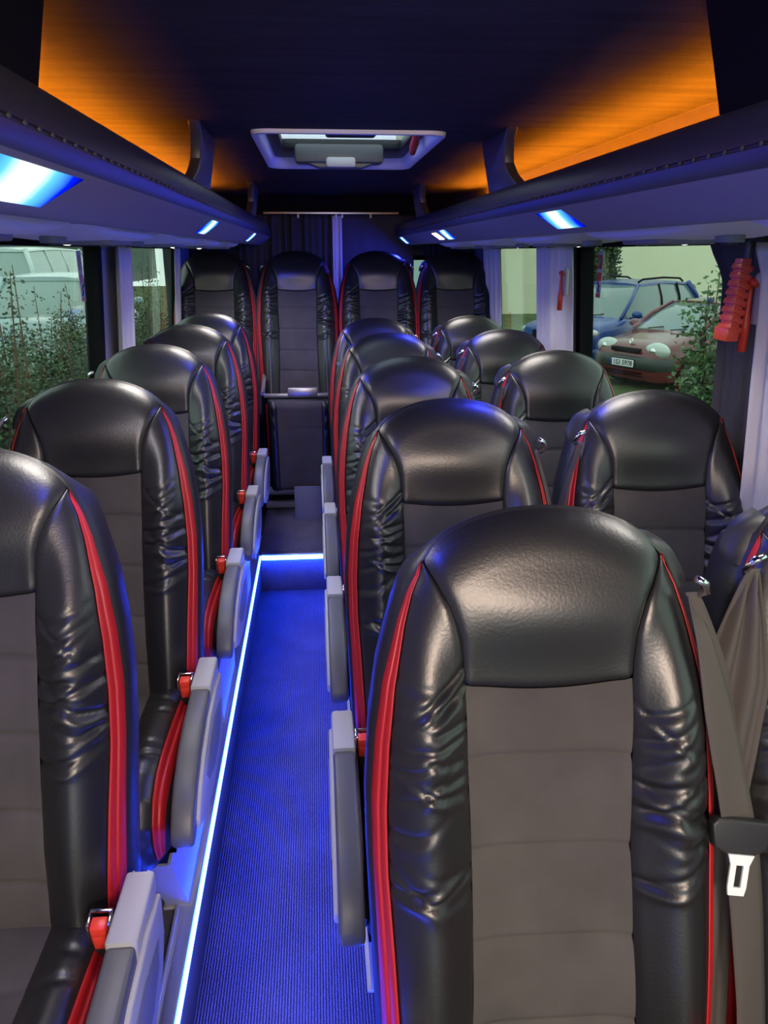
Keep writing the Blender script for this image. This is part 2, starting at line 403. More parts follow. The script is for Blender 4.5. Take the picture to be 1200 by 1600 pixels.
# ------------------------------------------------------------------ roof hatch
t = thing('roof_hatch', 'white framed glass roof hatch with grey handle in the dark ceiling', 'roof hatch', ((HX0 + HX1) / 2, (HY0 + HY1) / 2, CZ))
hw, hl = (HX1 - HX0) / 2, (HY1 - HY0) / 2
def ring(rings):
    mb = MB()
    rs = []
    for (w, l, z) in rings:
        r = .05; pts = []
        for cx, cy, a0 in ((w - r, l - r, 0), (-w + r, l - r, 90), (-w + r, -l + r, 180), (w - r, -l + r, 270)):
            for k in range(5):
                a = math.radians(a0 + 90 * k / 4); pts.append((cx + r * math.cos(a), cy + r * math.sin(a), z))
        rs.append(pts)
    mb.loft(rs, False); return mb
ring([(hw + .006, hl + .006, .0), (hw + .004, hl + .004, -.010), (hw - .004, hl - .004, -.012), (hw - .020, hl - .020, .0), (hw - .024, hl - .024, .026), (hw - .024, hl - .024, .06)]).build('hatch_frame', M['white_pl'], t, angle=50)
mb = MB(); YF = 2.985 - (HY0 + HY1) / 2
for x0, x1, y0, y1 in ((-hw + .022, -hw + .062, -hl + .022, hl - .022), (hw - .062, hw - .022, -hl + .022, hl - .022), (-hw + .06, hw - .06, -hl + .022, -hl + .06), (-hw + .06, hw - .06, YF, hl - .022)):
    mb.box(((x0 + x1) / 2, (y0 + y1) / 2, .042), (x1 - x0, y1 - y0, .03), .003)
mb.build('lid_frame', M['plast_dk'], t, angle=40)
mb = MB(); mb.box((0, (YF - hl + .06) / 2, .052), (2 * hw - .12, YF + hl - .05, .005)); mb.build('pane', M['glass_roof'], t, smooth=False)
mb = MB(); mb.box((-.01, YF + .03, .010), (.315, .09, .062), .014); mb.prism([(-.13, -.018), (.12, -.018), (.07, -.036), (-.08, -.036)], lambda x, z: (x, YF + .0, z), lambda x, z: (x, YF + .06, z), .004)
hd = mb.build('handle', mat('handle_grey', (.10, .105, .105), .45), t, angle=40)
mb = MB(); mb.box((-.005, YF - .014, -.020), (.105, .03, .034), .01); mb.build('release_pad', M['plast_gr'], hd, angle=40)
mb = MB(); mb.tube([(-.07, -hl + .10, .036), (-.055, -hl + .30, .028), (.085, -hl + .30, .028), (.10, -hl + .10, .036)], .010, 8); mb.build('grab_bar', M['plast_dk'], t)
t = thing('hatch_hammer', 'small red hammer hanging in the roof hatch frame', 'emergency hammer', (HX1 - .045, 2.62, CZ + .005))
mb = MB(); mb.tube([(0, .0, .05), (0.0, .03, .03), (-.004, .07, 0), (-.004, .12, -.016)], [.01, .012, .014, .011], 8); mb.build('handle', M['hammer'], t)
mb = MB(); mb.box((0, .0, .045), (.03, .04, .03), .008); mb.build('head', M['plast_gr'], t)

# ------------------------------------------------------------------ seats
TOPC = [(0, -.006), (.03, -.0075), (.06, -.0115), (.082, -.017), (.105, -.025), (.125, -.035), (.145, -.049), (.163, -.068)]
SEAM = [(.068, .163), (.09, .148), (.116, .132), (.14, .123), (.16, .118), (.19, .1145), (.219, .1125), (.32, .111), (.434, .108), (.555, .109), (.69, .112), (.82, .116)]
REDI = [(.068, .163), (.085, .168), (.106, .178), (.145, .1895), (.22, .205), (.294, .214), (.377, .219), (.46, .219), (.55, .214), (.68, .208), (.82, .204)]
REDO = [(.066, .165), (.085, .172), (.105, .183), (.142, .197), (.219, .219), (.293, .231), (.376, .238), (.46, .238), (.546, .235), (.68, .231), (.82, .227)]
BH = 1.17     # top of the back above the platform
DB = .80      # length of the back, measured down from its top
def outW(d): return interp([(.006, .0), (.0075, .03), (.0115, .06), (.017, .082), (.025, .105), (.035, .125), (.049, .145)] + REDO, d)
def topd(a): return interp([(u, -w) for u, w in TOPC], a) if a < .163 else interp([(w, d) for d, w in REDO[:7]], a)
rw = random.Random(5)
WR = {}
for s in (-1, 1):
    WR[s] = [(rw.uniform(.21, .47), rw.choice((-1, 1)) * rw.uniform(.15, 1.1), rw.uniform(.45, 1.), rw.uniform(.0035, .008), rw.choice((0, .1, .25, .8, 1)) ) for _ in range(24)]
OUTL = [(u, -w) for u, w in TOPC] + [(w, d) for d, w in REDO[1:]]
def odist(a, d):
    best = 9
    for (x0, y0), (x1, y1) in zip(OUTL, OUTL[1:]):
        dx, dy = x1 - x0, y1 - y0; t = max(0, min(1, ((a - x0) * dx + (d - y0) * dy) / (dx * dx + dy * dy)))
        best = min(best, math.hypot(a - x0 - t * dx, d - y0 - t * dy))
    return best
def protr(x, d):
    a = abs(x)
    ee = max(0., min(1., (.052 - odist(a, d)) / .052))
    roll = -.038 * (1 - math.sqrt(max(0, 1 - ee * ee * .97)))
    bol = .048 * sstep(.10, .30, d) * math.exp(-((a - .165) / .045) ** 2)
    pil = .020 * math.exp(-((d - .125) / .064) ** 2) * max(0, 1 - (a / .2) ** 2)
    lum = .010 * math.exp(-((d - .62) / .14) ** 2)
    return roll + bol + pil + lum
YB = -.012
def back_pt(x, d, off=0.):
    return (x, YB - .267 * d + (-protr(x, d) - off), BH - d)
def puff(u, v, wu, wv, depth=.006, r=.012):
    du = min(u, 1 - u) * wu; dv = min(v, 1 - v) * wv
    k = min(1, du / r); k2 = min(1, dv / r)
    return -depth * (1 - math.sqrt(max(0, 1 - (1 - k) ** 2))) - depth * (1 - math.sqrt(max(0, 1 - (1 - k2) ** 2))) * .8

def mesh_headrest():
    mb = MB()
    def fn(u, v):
        s = 2 * u - 1
        t = (-(math.sin(s * PI / 2)) ) * -1
        xt = .163 * s; dt = topd(abs(xt))
        xb = .1125 * s; db = .219 + .010 * (1 - s * s)
        dl = lerp(.068, .219, v); xl = interp(SEAM, dl)
        # Coons patch
        X = lerp(xt, xb, v) + s * xl - s * lerp(.163, .1125, v)
        D = lerp(dt, db, v) + lerp(dl, dl, u) - lerp(.068, .219, v)
        return back_pt(X, D, puff(u, v if v > .5 else .5, .25, .2, .007, .014))
    mb.grid(fn, 44, 36); return mb
def mesh_panel():
    mb = MB(); seams = (.319, .439, .558, .672)
    def fn(u, v):
        s = 2 * u - 1; d0 = .219 + .010 * (1 - s * s); d = lerp(d0, .80, v); x = s * interp(SEAM, d)
        off = -.004 + puff(u, .5, .22, 1, .004, .010)
        for q in seams:
            off -= .0042 * math.exp(-((d - q - .003 * s) / .0045) ** 2)
        e = [.22] + list(seams) + [.8]
        for a, b in zip(e, e[1:]):
            if a <= d <= b: off += .0035 * math.sin(PI * (d - a) / (b - a))
        return back_pt(x, d, off)
    mb.grid(fn, 22, 150); return mb
def mesh_bolster(s):
    mb = MB()
    def fn(u, v):
        d = lerp(.070, .80, v); a0 = interp(SEAM, d); a1 = interp(REDI, d); a = lerp(a0, a1, u)
        off = puff(u, .5, max(a1 - a0, .02), 1, .006, .014)
        for (wd, sl, am, wid, cu) in WR[s]:
            dd = d - wd - sl * (u - .5) * .06 - .008 * math.sin(u * 3 + cu * 6)
            fall = math.exp(-((u - (.15 + .7 * cu)) / .42) ** 2)
            off += am * fall * (-.0052 * math.exp(-(dd / wid) ** 2) + .0028 * math.exp(-((dd - wid * 2.) / (wid * 1.5)) ** 2) )
        return back_pt(s * a, d, off)
    mb.grid(fn, 24, 230, flip=s > 0); return mb
def mesh_red(s):
    mb = MB()
    def fn(u, v):
        d = lerp(.068, .80, v); a = lerp(interp(REDI, d), interp(REDO, d), u)
        w = max(.2, min(1, (d - .066) / .12))
        off = .0045 * w * (abs(math.sin(2 * PI * u)) ** .6) - .002
        x, y, z = back_pt(s * a, d, off); return (x, y, z)
    mb.grid(fn, 12, 90, flip=s > 0); return mb
def mesh_shell():
    """sides, top and rear of the back as one loop of cross sections swept rearwards from the outline"""
    mb = MB(); rim = []
    N = 40
    for k in range(N + 1):
        d = lerp(.80, .075, (k / N)); rim.append((-interp(REDO, d), d))
    for k in range(1, 24):
        a = lerp(-.165, .165, k / 24); rim.append((a, topd(abs(a))))
    for k in range(N + 1):
        d = lerp(.075, .80, (k / N)); rim.append((interp(REDO, d), d))
    rows = []
    for (g, back, inward) in ((0, 0, 0), (.004, .004, 0), (.007, .014, 0), (.007, .03, 0), (.004, .062, 0), (-.004, .085, 0), (-.022, .102, 0), (-.05, .108, 0)):
        row = []
        for x, d in rim:
            # outward normal of the outline, roughly
            nx = x / .24; nz = max(0, 1 - d / .10)
            L = math.hypot(nx, nz) or 1
            p = back_pt(x, d)
            base = (x, YB - .267 * d, BH - d)
            yy = lerp(p[1], base[1] + .045, min(1, back / .05)) + back * .9
            row.append((x + g * nx / L, yy, p[2] + (g - .85 * max(0, back - .004)) * nz / L))
        rows.append(row)
    mb.loft(rows, False, closed=False)
    # rear skin
    last = rows[-1]; n = len(last)
    vs = list(last); fs = []
    for k in range(n // 2): fs.append((k, k + 1, n - 2 - k, n - 1 - k)) if k + 1 < n - 2 - k else None
    mb.add(vs, [f for f in fs if f]); return mb

# cushion : path runs forward along the top then down the front
CP = [(-.17, .425), (-.25, .428), (-.40, .434), (-.52, .440), (-.58, .436), (-.625, .418), (-.65, .385), (-.657, .345), (-.652, .315), (-.640, .295)]
def cpath(v):
    L = [0]
    for a, b in zip(CP, CP[1:]): L.append(L[-1] + math.hypot(b[0] - a[0], b[1] - a[1]))
    q = v * L[-1]
    for i in range(len(CP) - 1):
        if q <= L[i + 1] or i == len(CP) - 2:
            f = (q - L[i]) / (L[i + 1] - L[i]); y = lerp(CP[i][0], CP[i + 1][0], f); z = lerp(CP[i][1], CP[i + 1][1], f); break
    i0 = max(0, i - (1 if f < .5 else 0)); i1 = min(len(CP) - 1, i + 1 + (1 if f > .5 else 0))
    ty, tz = CP[i1][0] - CP[i0][0], CP[i1][1] - CP[i0][1]; l = math.hypot(ty, tz)
    return y, z, (tz / l * 1.0, -ty / l)   # normal (y,z) pointing up/forward
def cush_pt(x, v, off):
    y, z, (ny, nz) = cpath(v); a = abs(x)
    b = .030 * math.exp(-((a - .165) / .045) ** 2) - .045 * max(0, (a - .19) / .045) ** 2
    k = b + off
    if ny > 0: ny = -ny
    return (x, y + ny * k, z + nz * k)
def mesh_cushion_panel():
    mb = MB()
    mb.grid(lambda u, v: cush_pt((2 * u - 1) * .115, v, -.003 + puff(u, .5, .23, 1, .004, .01) - .004 * sum(math.exp(-((v - q) / .008) ** 2) for q in (.28, .5, .72))), 20, 70); return mb
def mesh_cushion_bolster(s):
    mb = MB(); r = random.Random(9 + s); ws = [(r.uniform(0.02, .9), r.uniform(-.1, .1), r.uniform(.4, 1)) for _ in range(10)]
    def fn(u, v):
        off = puff(u, .5, .08, 1, .006, .014)
        for q, sl, am in ws: off -= .005 * am * math.exp(-((v - q - sl * u * .3) / .012) ** 2) * math.exp(-((u - .5) / .4) ** 2)
        return cush_pt(s * lerp(.115, .207, u), v, off)
    mb.grid(fn, 16, 90, flip=s > 0); return mb
def mesh_cushion_red(s):
    mb = MB()
    def fn(u, v):
        v2 = lerp(.12, .97, v); w = math.sin(PI * min(1, max(0, v * 1.02))) ** .5
        return cush_pt(s * (.211 + .026 * (u - .5) * (0.5 + .5 * w)), v2, .008 * (abs(math.sin(2 * PI * u)) ** .6) * (.4 + .6 * w) + .001)
    mb.grid(fn, 12, 60, flip=s > 0); return mb
def mesh_cushion_base():
    mb = MB(); rows = []
    for k in range(41):
        v = k / 40; l = []
        for a in (.207, .222, .230, .232): l.append(cush_pt(a, v, -.001))
        y, z, nn = cpath(v); inn = (l[-1][1] * .9 - .04, min(l[-1][2], .25))
        rows.append(l + [(.228, inn[0], .27), (-.228, inn[0], .27)] + [(-p[0], p[1], p[2]) for p in l[::-1]])
    mb.loft(rows, False, closed=False); mb.box((0, -.32, .222), (.36, .42, .09), .012); return mb

def mesh_leg(s):
    mb = MB()
    poly = [(-.47, 0), (-.12, 0), (-.10, .255), (-.615, .255)]
    mb.prism(poly, lambda y, z: (s * .210, y, z), lambda y, z: (s * .216, y, z))
    # folded front flange
    mb.prism([(.214, 0), (.165, 0), (.150, .25), (.214, .25)], lambda x, z: (s * x, -.47 - z * .569, z), lambda x, z: (s * x, -.463 - z * .569, z))
    mb.box((s * .19, -.30, .004), (.07, .36, .008), .002); return mb

ARM_BODY = [(-.20, .500), (-.345, .506), (-.345, .43), (-.24, .41), (-.20, .43)]
ARM_PAD = [(-.345, .506), (-.45, .500), (-.54, .482), (-.61, .452), (-.655, .418), (-.680, .385), (-.686, .365), (-.676, .350), (-.655, .350), (-.60, .375), (-.50, .400), (-.42, .418), (-.345, .43)]
def arm_parts(root, side):
    x0, x1 = side * .238, side * .284
    t = MB(); t.prism(ARM_PAD, lambda y, z: (x0, y, z), lambda y, z: (x1, y, z), .008)
    a = t.build('armrest', M['plast_pad'], root, angle=50)
    t = MB(); t.prism([(-.205, .512), (-.345, .514), (-.345, .47), (-.205, .47)][::1], lambda y, z: (x0 - side * .001, y, z), lambda y, z: (x1 + side * .001, y, z), .007)
    for k in (-.012, .012): t.box((side * .261 + k, -.203, .500), (.003, .006, .02))
    t.build('armrest_cap', M['plast_gr'], a, angle=50)
    # side shield with a crescent recess, on the aisle face
    cres = [(-.21, .47), (-.30, .486), (-.42, .478), (-.52, .455), (-.59, .425), (-.64, .385), (-.635, .36), (-.56, .33), (-.44, .31), (-.33, .32), (-.25, .35), (-.215, .40)]
    t = MB(); t.prism(cres, lambda y, z: (side * .262, y, z), lambda y, z: (side * .292, y, z), .006)
    sh = t.build('side_shield', M['plast_gr'], a, angle=50)
    c2 = [(-.26, .43), (-.36, .448), (-.46, .436), (-.53, .41), (-.50, .375), (-.42, .352), (-.33, .36), (-.275, .39)]
    t = MB(); t.prism(c2, lambda y, z: (side * .288, y, z), lambda y, z: (side * .2935, y, z), .002); t.build('recess', M['plast_mid'], sh, angle=50)
    t = MB(); t.prism([(-.20, .47), (-.345, .47), (-.5, .44), (-.64, .37), (-.62, .33), (-.45, .29), (-.22, .30)], lambda y, z: (side * .232, y, z), lambda y, z: (side * .248, y, z), .004)
    t.build('inner_plate', M['plast_dk'], a, angle=50)
def buckle_parts(root, side):
    R = Matrix.Rotation(math.radians(12), 3, 'X')
    t = MB(); t.box((side * .218, -.285, .455), (.030, .020, .085), .004, R); t.box((side * .218, -.270, .39), (.022, .012, .10), .003, R)
    b = t.build('buckle', M['plast_dk'], root, angle=40)
    t = MB(); t.box((side * .218, -.297, .494), (.024, .022, .030), .003, R); t.box((side * .218, -.299, .474), (.022, .012, .03), .003, R); t.build('release_button', M['btn'], b, angle=40)
    t = MB()
    for dx in (-.0155, .0155): t.box((side * .218 + dx, -.291, .490), (.004, .024, .045), .001, R)
    t.box((side * .218, -.28, .511), (.034, .006, .005), .001, R); t.build('buckle_rim', M['chrome'], b, angle=40)
def belt_parts(root, side, full=False, tongue=True, wide=.052):
    # guide at the shoulder
    t = MB(); rows = []
    for k in range(9):
        u = k / 8; d = lerp(.052, .118, u); a = outW(d) + .010 + .013 * math.sin(PI * min(1, u * .9)) ** .7
        y = YB - .267 * d + .052
        rows.append([(side * (outW(d) + .002), y - .020, BH - d), (side * a, y - .012, BH - d), (side * (a + .003), y + .016, BH - d), (side * (outW(d) - .002), y + .03, BH - d)])
    t.loft(rows); g = t.build('belt_guide', M['plast_dk'], root, angle=60)
    d = .10; gx = outW(d) + .022
    t = MB(); t.tube([(side * (gx - .014), -.062, BH - d + .018), (side * gx, -.060, BH - d + .010), (side * (gx + .006), -.055, BH - d - .004), (side * (gx - .002), -.040, BH - d - .016)], .0055, 8); t.build('guide_clip', M['chrome'], g)
    # webbing
    t = MB()
    path = [(.192, -.045, .112), (.207, -.072, .17), (.223, -.096, .25), (.240, -.122, .34), (.257, -.148, .435), (.268, -.170, .54), (.276, -.200, .66), (.28, -.235, .80), (.28, -.25, .93)]
    if not full: path = [(.190, -.045, .112), (.215, -.05, .19), (.236, -.065, .28), (.243, -.10, .40), (.246, -.13, .52), (.247, -.17, .66), (.247, -.22, .80), (.24, -.25, .92)]
    def fn(u, v):
        q = v * (len(path) - 1); i = min(int(q), len(path) - 2); f = q - i
        x, y, d = [lerp(path[i][k], path[i + 1][k], f) for k in range(3)]
        w = lerp(.020, wide, min(1, v * 4)) if full else lerp(.016, .03, min(1, v * 3))
        tw = lerp(.9, .25, min(1, v * 3)) if full else 1.1
        off = (u - .5) * w
        return (side * (x + off * math.cos(tw)), y + off * math.sin(tw) + .003 * math.sin(v * 14 + u * 3) + (.006 * math.sin(u * 15) if wide > .06 else 0), BH - d)
    t.grid(fn, 6 if wide < .06 else 18, 60)
    if full:
        def fn2(u, v):    # the return run folded behind the front one, from the guide to the outer side
            x = lerp(.186, .262, v ** .8); w = lerp(.018, .036, min(1, v * 3)); off = (u - .2) * w
            return (side * (x + off), lerp(-.048, -.10, v), BH - lerp(.108, .42, v))
        t.grid(fn2, 4, 30)
    b = t.build('seat_belt', M['belt'], root)
    so = b.modifiers.new('thick', 'SOLIDIFY'); so.thickness = .0016
    if full and tongue:
        R = Matrix.Rotation(math.radians(-16), 3, 'X') @ Matrix.Rotation(math.radians(9), 3, 'Y')
        c = Vector((side * .249, -.150, BH - .424))
        t = MB(); 
        pl = [(-.045, .020), (-.040, .008), (-.030, .000), (.030, .000), (.040, .008), (.045, .020), (.038, .026), (-.038, .026)]
        pl = [(-.043, .018), (-.036, -.012), (-.02, -.020), (.02, -.020), (.036, -.012), (.043, .018), (.036, .026), (-.036, .026)]
        def mp(o): return lambda a, z: tuple(c + R @ Vector((a, o, z)))
        t.prism(pl, mp(-.009), mp(.008), .003)
        q = t.build('belt_tongue', M['plast_dk'], b, angle=40)
        t = MB()
        for poly in ([(-.018, -.018), (.018, -.018), (.013, -.032), (-.013, -.032)], [(-.013, -.032), (-.005, -.032), (-.005, -.062), (-.013, -.062)], [(.005, -.032), (.013, -.032), (.013, -.062), (.005, -.062)], [(-.013, -.062), (.013, -.062), (.011, -.073), (-.011, -.073)]):
            t.prism(poly, mp(-.0125), mp(-.0095))
        q['label'] = 'black belt tongue with white metal plate'
        t.build('tongue_plate', M['white_pl'], b, smooth=False)

SM = {}
def seat_meshes():
    SM['headrest_pad'] = (mesh_headrest(), 'leather'); SM['back_panel'] = (mesh_panel(), 'suede')
    SM['cushion_panel'] = (mesh_cushion_panel(), 'suede'); SM['back_shell'] = (mesh_shell(), 'shell'); SM['cushion_base'] = (mesh_cushion_base(), 'shell')
    for s in (-1, 1):
        SM['side_bolster', s] = (mesh_bolster(s), 'leather'); SM['red_piping', s] = (mesh_red(s), 'red')
        SM['cushion_bolster', s] = (mesh_cushion_bolster(s), 'leather'); SM['cushion_piping', s] = (mesh_cushion_red(s), 'red'); SM['leg', s] = (mesh_leg(s), 'metal_leg')
seat_meshes()
BACK = ['headrest_pad', 'back_panel', 'back_shell', ('side_bolster', -1), ('side_bolster', 1), ('red_piping', -1), ('red_piping', 1)]
CUSH = ['cushion_panel', 'cushion_base', ('cushion_bolster', -1), ('cushion_bolster', 1), ('cushion_piping', -1), ('cushion_piping', 1)]
LEGS = [('leg', -1), ('leg', 1)]
def attach(root, keys, parent=None):
    for k in keys:
        mb, mm = SM[k]; nm = k if isinstance(k, str) else k[0]
        mb.build(nm, M[mm], parent or root, angle=None if 'shell' not in nm and 'base' not in nm and 'leg' not in nm else 50)
def proto(arm, buckle, belt, full=False, **k):
    r = thing('bus_seat', 'seat', 'seat')
    attach(r, BACK + CUSH + LEGS)
    if arm: arm_parts(r, arm)
    if buckle: buckle_parts(r, buckle)
    if belt: belt_parts(r, belt, full, **k)
    return r
LX, AXX, WX = -.555, .293, .80
base = 'black red-piped leather seat, '
pl = proto(1, 1, -1); pa = proto(-1, -1, 1, True); pw = proto(0, 0, -1)
pa2 = proto(-1, -1, 1); pw1 = proto(0, 0, -1, True, tongue=False, wide=.085)
lab_l = ['foremost of the single seats, cut off by the frame', 'second single seat from the front, left of the aisle', 'third single seat from the front, left of the aisle',
         'fourth single seat from the front, left of the aisle', 'single seat directly before the raised rear row']
for i, d in enumerate((1.24, 1.945, 2.70, 3.45, 4.12)):
    o = pl if i == 0 else copy_tree(pl); o.location = (LX, d, PLAT); tag(o, base + lab_l[i], None, 'single seats along the left windows')
    if i == 0: o.location.x -= .018; o.scale.z = 1.014
lab_a = ['nearest one, wide belt with white tongue hanging beside it', 'aisle seat directly behind the nearest seat', 'third aisle seat of the double rows', 'fourth aisle seat of the double rows', 'aisle seat of the last double row before the rear row']
for i, d in enumerate((.94, 1.69, 2.445, 3.20, 3.96)):
    o = pa if i == 0 else (pa2 if i == 1 else copy_tree(pa2)); o.location = (AXX, d, PLAT); tag(o, base + lab_a[i], None, 'aisle seats of the double rows')
    if i == 0: o.scale.z = .992
lab_w = ['at the frame edge, only its belted shoulder visible', 'window seat in front of the dark red car', 'third window seat of the double rows', 'fourth window seat of the double rows', 'window seat of the last double row before the rear row']
for i, d in enumerate((.99, 1.76, 2.55, 3.30, 4.05)):
    o = pw1 if i == 0 else (pw if i == 1 else copy_tree(pw)); o.location = (WX if i else .79, d, PLAT); tag(o, base + lab_w[i], None, 'window seats of the double rows')
# rear row on its pedestal
RZ = PLAT + .32
def rear_proto(belt, tip=False):
    r = thing('rear_bus_seat', 'seat', 'seat'); attach(r, BACK)
    if belt: belt_parts(r, belt)
    if not tip: attach(r, CUSH)
    return r
rl = rear_proto(1); rc = rear_proto(-1, True)
rear = [(rl, -.588, 'rear row, by the window on the single-seat side'), (rc, -.111, 'rear row, tipped-up cushion at the aisle end'), (None, .367, 'rear row, in front of the smooth dark curtain'), (None, .825, 'rear row, by the window on the double-seat side')]
for i, (o, x, l) in enumerate(rear):
    if o is None: o = copy_tree(rl) if i == 2 else rear_proto(-1)
    o.location = (x, 4.78, RZ); tag(o, base + l, None, 'raised rear row seats')
# tipped cushion of the aisle-end rear seat with its frame and foot plate
tc = bpy.data.objects.new('tipped_cushion', None); C.objects.link(tc); tc.parent = rc
tc.location = (.0, -.40, -.19); 
mb = MB()
def tp(x, v, off):   # v 0 top .. 1 bottom
    z = lerp(.56, .02, v); a = abs(x); b = .02 * math.exp(-((a - .14) / .04) ** 2) - .04 * max(0, (a - .155) / .03) ** 2
    e = .02 * (max(0, 1 - v / .08) ** 2 + max(0, 1 - (1 - v) / .06) ** 2)
    return (x, -.02 - b - off + e - .06 * (1 - v), z)
mb.grid(lambda u, v: tp((2 * u - 1) * .125, v, puff(u, .5, .2, 1, .004, .01) - .003 * sum(math.exp(-((v - q) / .01) ** 2) for q in (.3, .55, .8))), 16, 50); mb.build('cushion_panel', M['suede'], tc)
for s in (-1, 1):
    mb = MB(); mb.grid(lambda u, v: tp(s * lerp(.125, .178, u), v, puff(u, .5, .05, 1, .005, .012) - .003 * math.sin(v * 40 + u * 5) * math.exp(-((v - .25) / .15) ** 2)), 10, 60, flip=s > 0); mb.build('cushion_bolster', M['leather'], tc)
    mb = MB(); mb.grid(lambda u, v: tp(s * lerp(.180, .190, u), lerp(.04, .6, v), .006 * math.sin(PI * u)), 6, 40, flip=s > 0); mb.build('cushion_piping', M['red'], tc)
mb = MB(); mb.box((0, .03, .29), (.37, .075, .55), .02, Matrix.Rotation(.11, 3, 'X')); mb.build('cushion_back', M['shell'], tc, angle=40)
mb = MB(); mb.box((0, .0, .58), (.40, .03, .022), .004); mb.box((.02, -.004, .60), (.17, .03, .05), .006)
for s in (-1, 1): mb.tube([(s * .205, .0, .59), (s * .205, .10, .62), (s * .20, .26, .70)], .012, 8)
o = mb.build('hinge_bar', M['alu'], tc, angle=40)
mb = MB(); R = Matrix.Rotation(math.radians(-18), 3, 'X')
mb.box((.032, -.10, -.06), (.155, .012, .25), .003, R); fp = mb.build('foot_plate', mat('foot_plate_paint', (.09, .09, .16), .45), tc, angle=40)
mb = MB(); mb.box((.032, -.075, -.166), (.15, .03, .012), .003); mb.build('plate_lip', M['chrome'], fp, angle=40)
# pedestal under the rear row
mb = MB()
for x0, x1 in ((-.86, -.335), (.115, 1.09)): mb.box(((x0 + x1) / 2, 4.80, PLAT + .16), (x1 - x0, .9, .318), .01)
mb.box((-.11, 4.95, PLAT + .155), (.46, .62, .31), .01)
ped = tag(mb.build('rear_pedestal', M['dark'], angle=40), 'black pedestal box carrying the raised rear row seats', 'pedestal')
mb = MB()
mb.tube([(-.335, 4.50, PLAT + .11), (.115, 4.50, PLAT + .11)], .026, 10); mb.box((-.11, 4.49, PLAT + .03), (.45, .05, .04), .006)
tag(mb.build('cross_bar', M['plast_mid'], angle=40), 'grey metal cross bars low under the tipped rear seat', 'bar')

# ------------------------------------------------------------------ curtains
def curtain(name, label, mat_, p0, p1, ztop, zbot, pleats, depth, group, tie=None, wtop=1., wtie=.35, wbot=.5, normal=(1, 0), cat='curtain', lean=0., hem=0):
    """pleated sheet from p0 to p1 (x,y) hung between ztop and zbot; tie = height it is gathered at"""
    mb = MB(); nz = 40; nx = pleats * 8; r = random.Random(len(label) + int(p0[1] * 100)); ph = [r.uniform(-.6, .6) for _ in range(pleats + 2)]
    def fn(u, v):
        z = lerp(ztop, zbot, v); 
        w = 1.
        if tie:
            q = (ztop - tie) / (ztop - zbot)
            w = lerp(wtop, wtie, sstep(0, q, v)) if v < q else lerp(wtie, wbot, sstep(q, min(1, q + .35), v))
        uu = .5 + (u - .5) * w
        x = lerp(p0[0], p1[0], uu); y = lerp(p0[1], p1[1], uu)
        k = u * pleats; i = int(min(k, pleats)); off = depth * (.55 + .45 * math.sin(ph[i] * 3 + v)) * math.sin(2 * PI * k + ph[0] + .6 * math.sin(v * 3 + ph[1]))
        lx = lean * (ztop - z)
        return (x + normal[0] * off + lx, y + normal[1] * off, z)
    mb.grid(fn, nx, nz)
    o = mb.build(name, mat_, recalc=False); so = o.modifiers.new('thick', 'SOLIDIFY'); so.thickness = .002
    return tag(o, label, cat, group)
G = 'side window curtains'
curtain('curtain', 'pale grey gathered curtain on the pillar between the windows, single-seat side', M['curt_lt'], (-.76, 3.20), (-.76, 3.43), 1.70, .95, 5, .012, G, lean=-.07)
curtain('curtain', 'dull grey gathered curtain at the rear window, beside the rear seat, single-seat side', M['curt_lt'], (-.76, 4.50), (-.76, 4.70), 1.70, .95, 6, .014, G, lean=-.07)
curtain('curtain', 'pale grey gathered curtain on the pillar by the blue car, double-seat side', M['curt_lt'], (1.008, 3.14), (1.008, 3.64), 1.70, .95, 8, .014, G, lean=.07)
curtain('curtain', 'pale gathered curtain beside the rear window seat, double-seat side', M['curt_lt'], (1.008, 4.38), (1.008, 4.78), 1.70, .95, 7, .014, G, lean=.07)
curtain('curtain', 'dark pinched curtain behind the red emergency hammer', M['curt_dk'], (1.008, 1.63), (1.008, 1.95), 1.715, .90, 7, .016, G, tie=1.60, wtop=1.35, wtie=.84, wbot=.86, lean=.06)
curtain('curtain', 'pale grey curtain at the frame edge beside the dark curtain', M['curt_lt'], (.965, 1.38), (.965, 1.685), 1.70, .90, 6, .016, G, tie=1.62, wtop=1.15, wtie=.9, wbot=.92, lean=.06)
RG = 'rear wall curtains'
curtain('curtain', 'dark pleated curtain hanging behind the tipped rear seat', M['curt_back'], (-.80, 5.26), (.12, 5.26), 1.905, .55, 22, .014, RG, normal=(0, 1))
curtain('curtain', 'narrow grey curtain edge catching blue light, between the two middle rear seats', M['curt_lt'], (.115, 5.245), (.175, 5.245), 1.90, .55, 2, .012, RG, normal=(0, 1))
curtain('curtain', 'smooth dark blue-grey curtain panel behind the rear double seats', M['curt_dk'], (.16, 5.275), (.645, 5.275), 1.905, .55, 5, .002, RG, normal=(0, 1))
curtain('curtain', 'dark curtain in the corner behind the last window seat', M['curt_back'], (.715, 5.265), (1.02, 5.265), 1.905, .55, 8, .012, RG, normal=(0, 1))
t = thing('curtain_rail', 'slim pale curtain rail across the rear wall', 'curtain rail', (BC, 5.235, 1.915))
mb = MB(); mb.box((-.01, 0, 0), (.86, .012, .016), .003); mb.build('rail', M['alu'], t)
for x in (-.22, .02, .06, .24): mb = MB(); mb.box((x, -.004, -.018), (.012, .012, .024), .002); mb.build('glider', M['white_pl'], t)

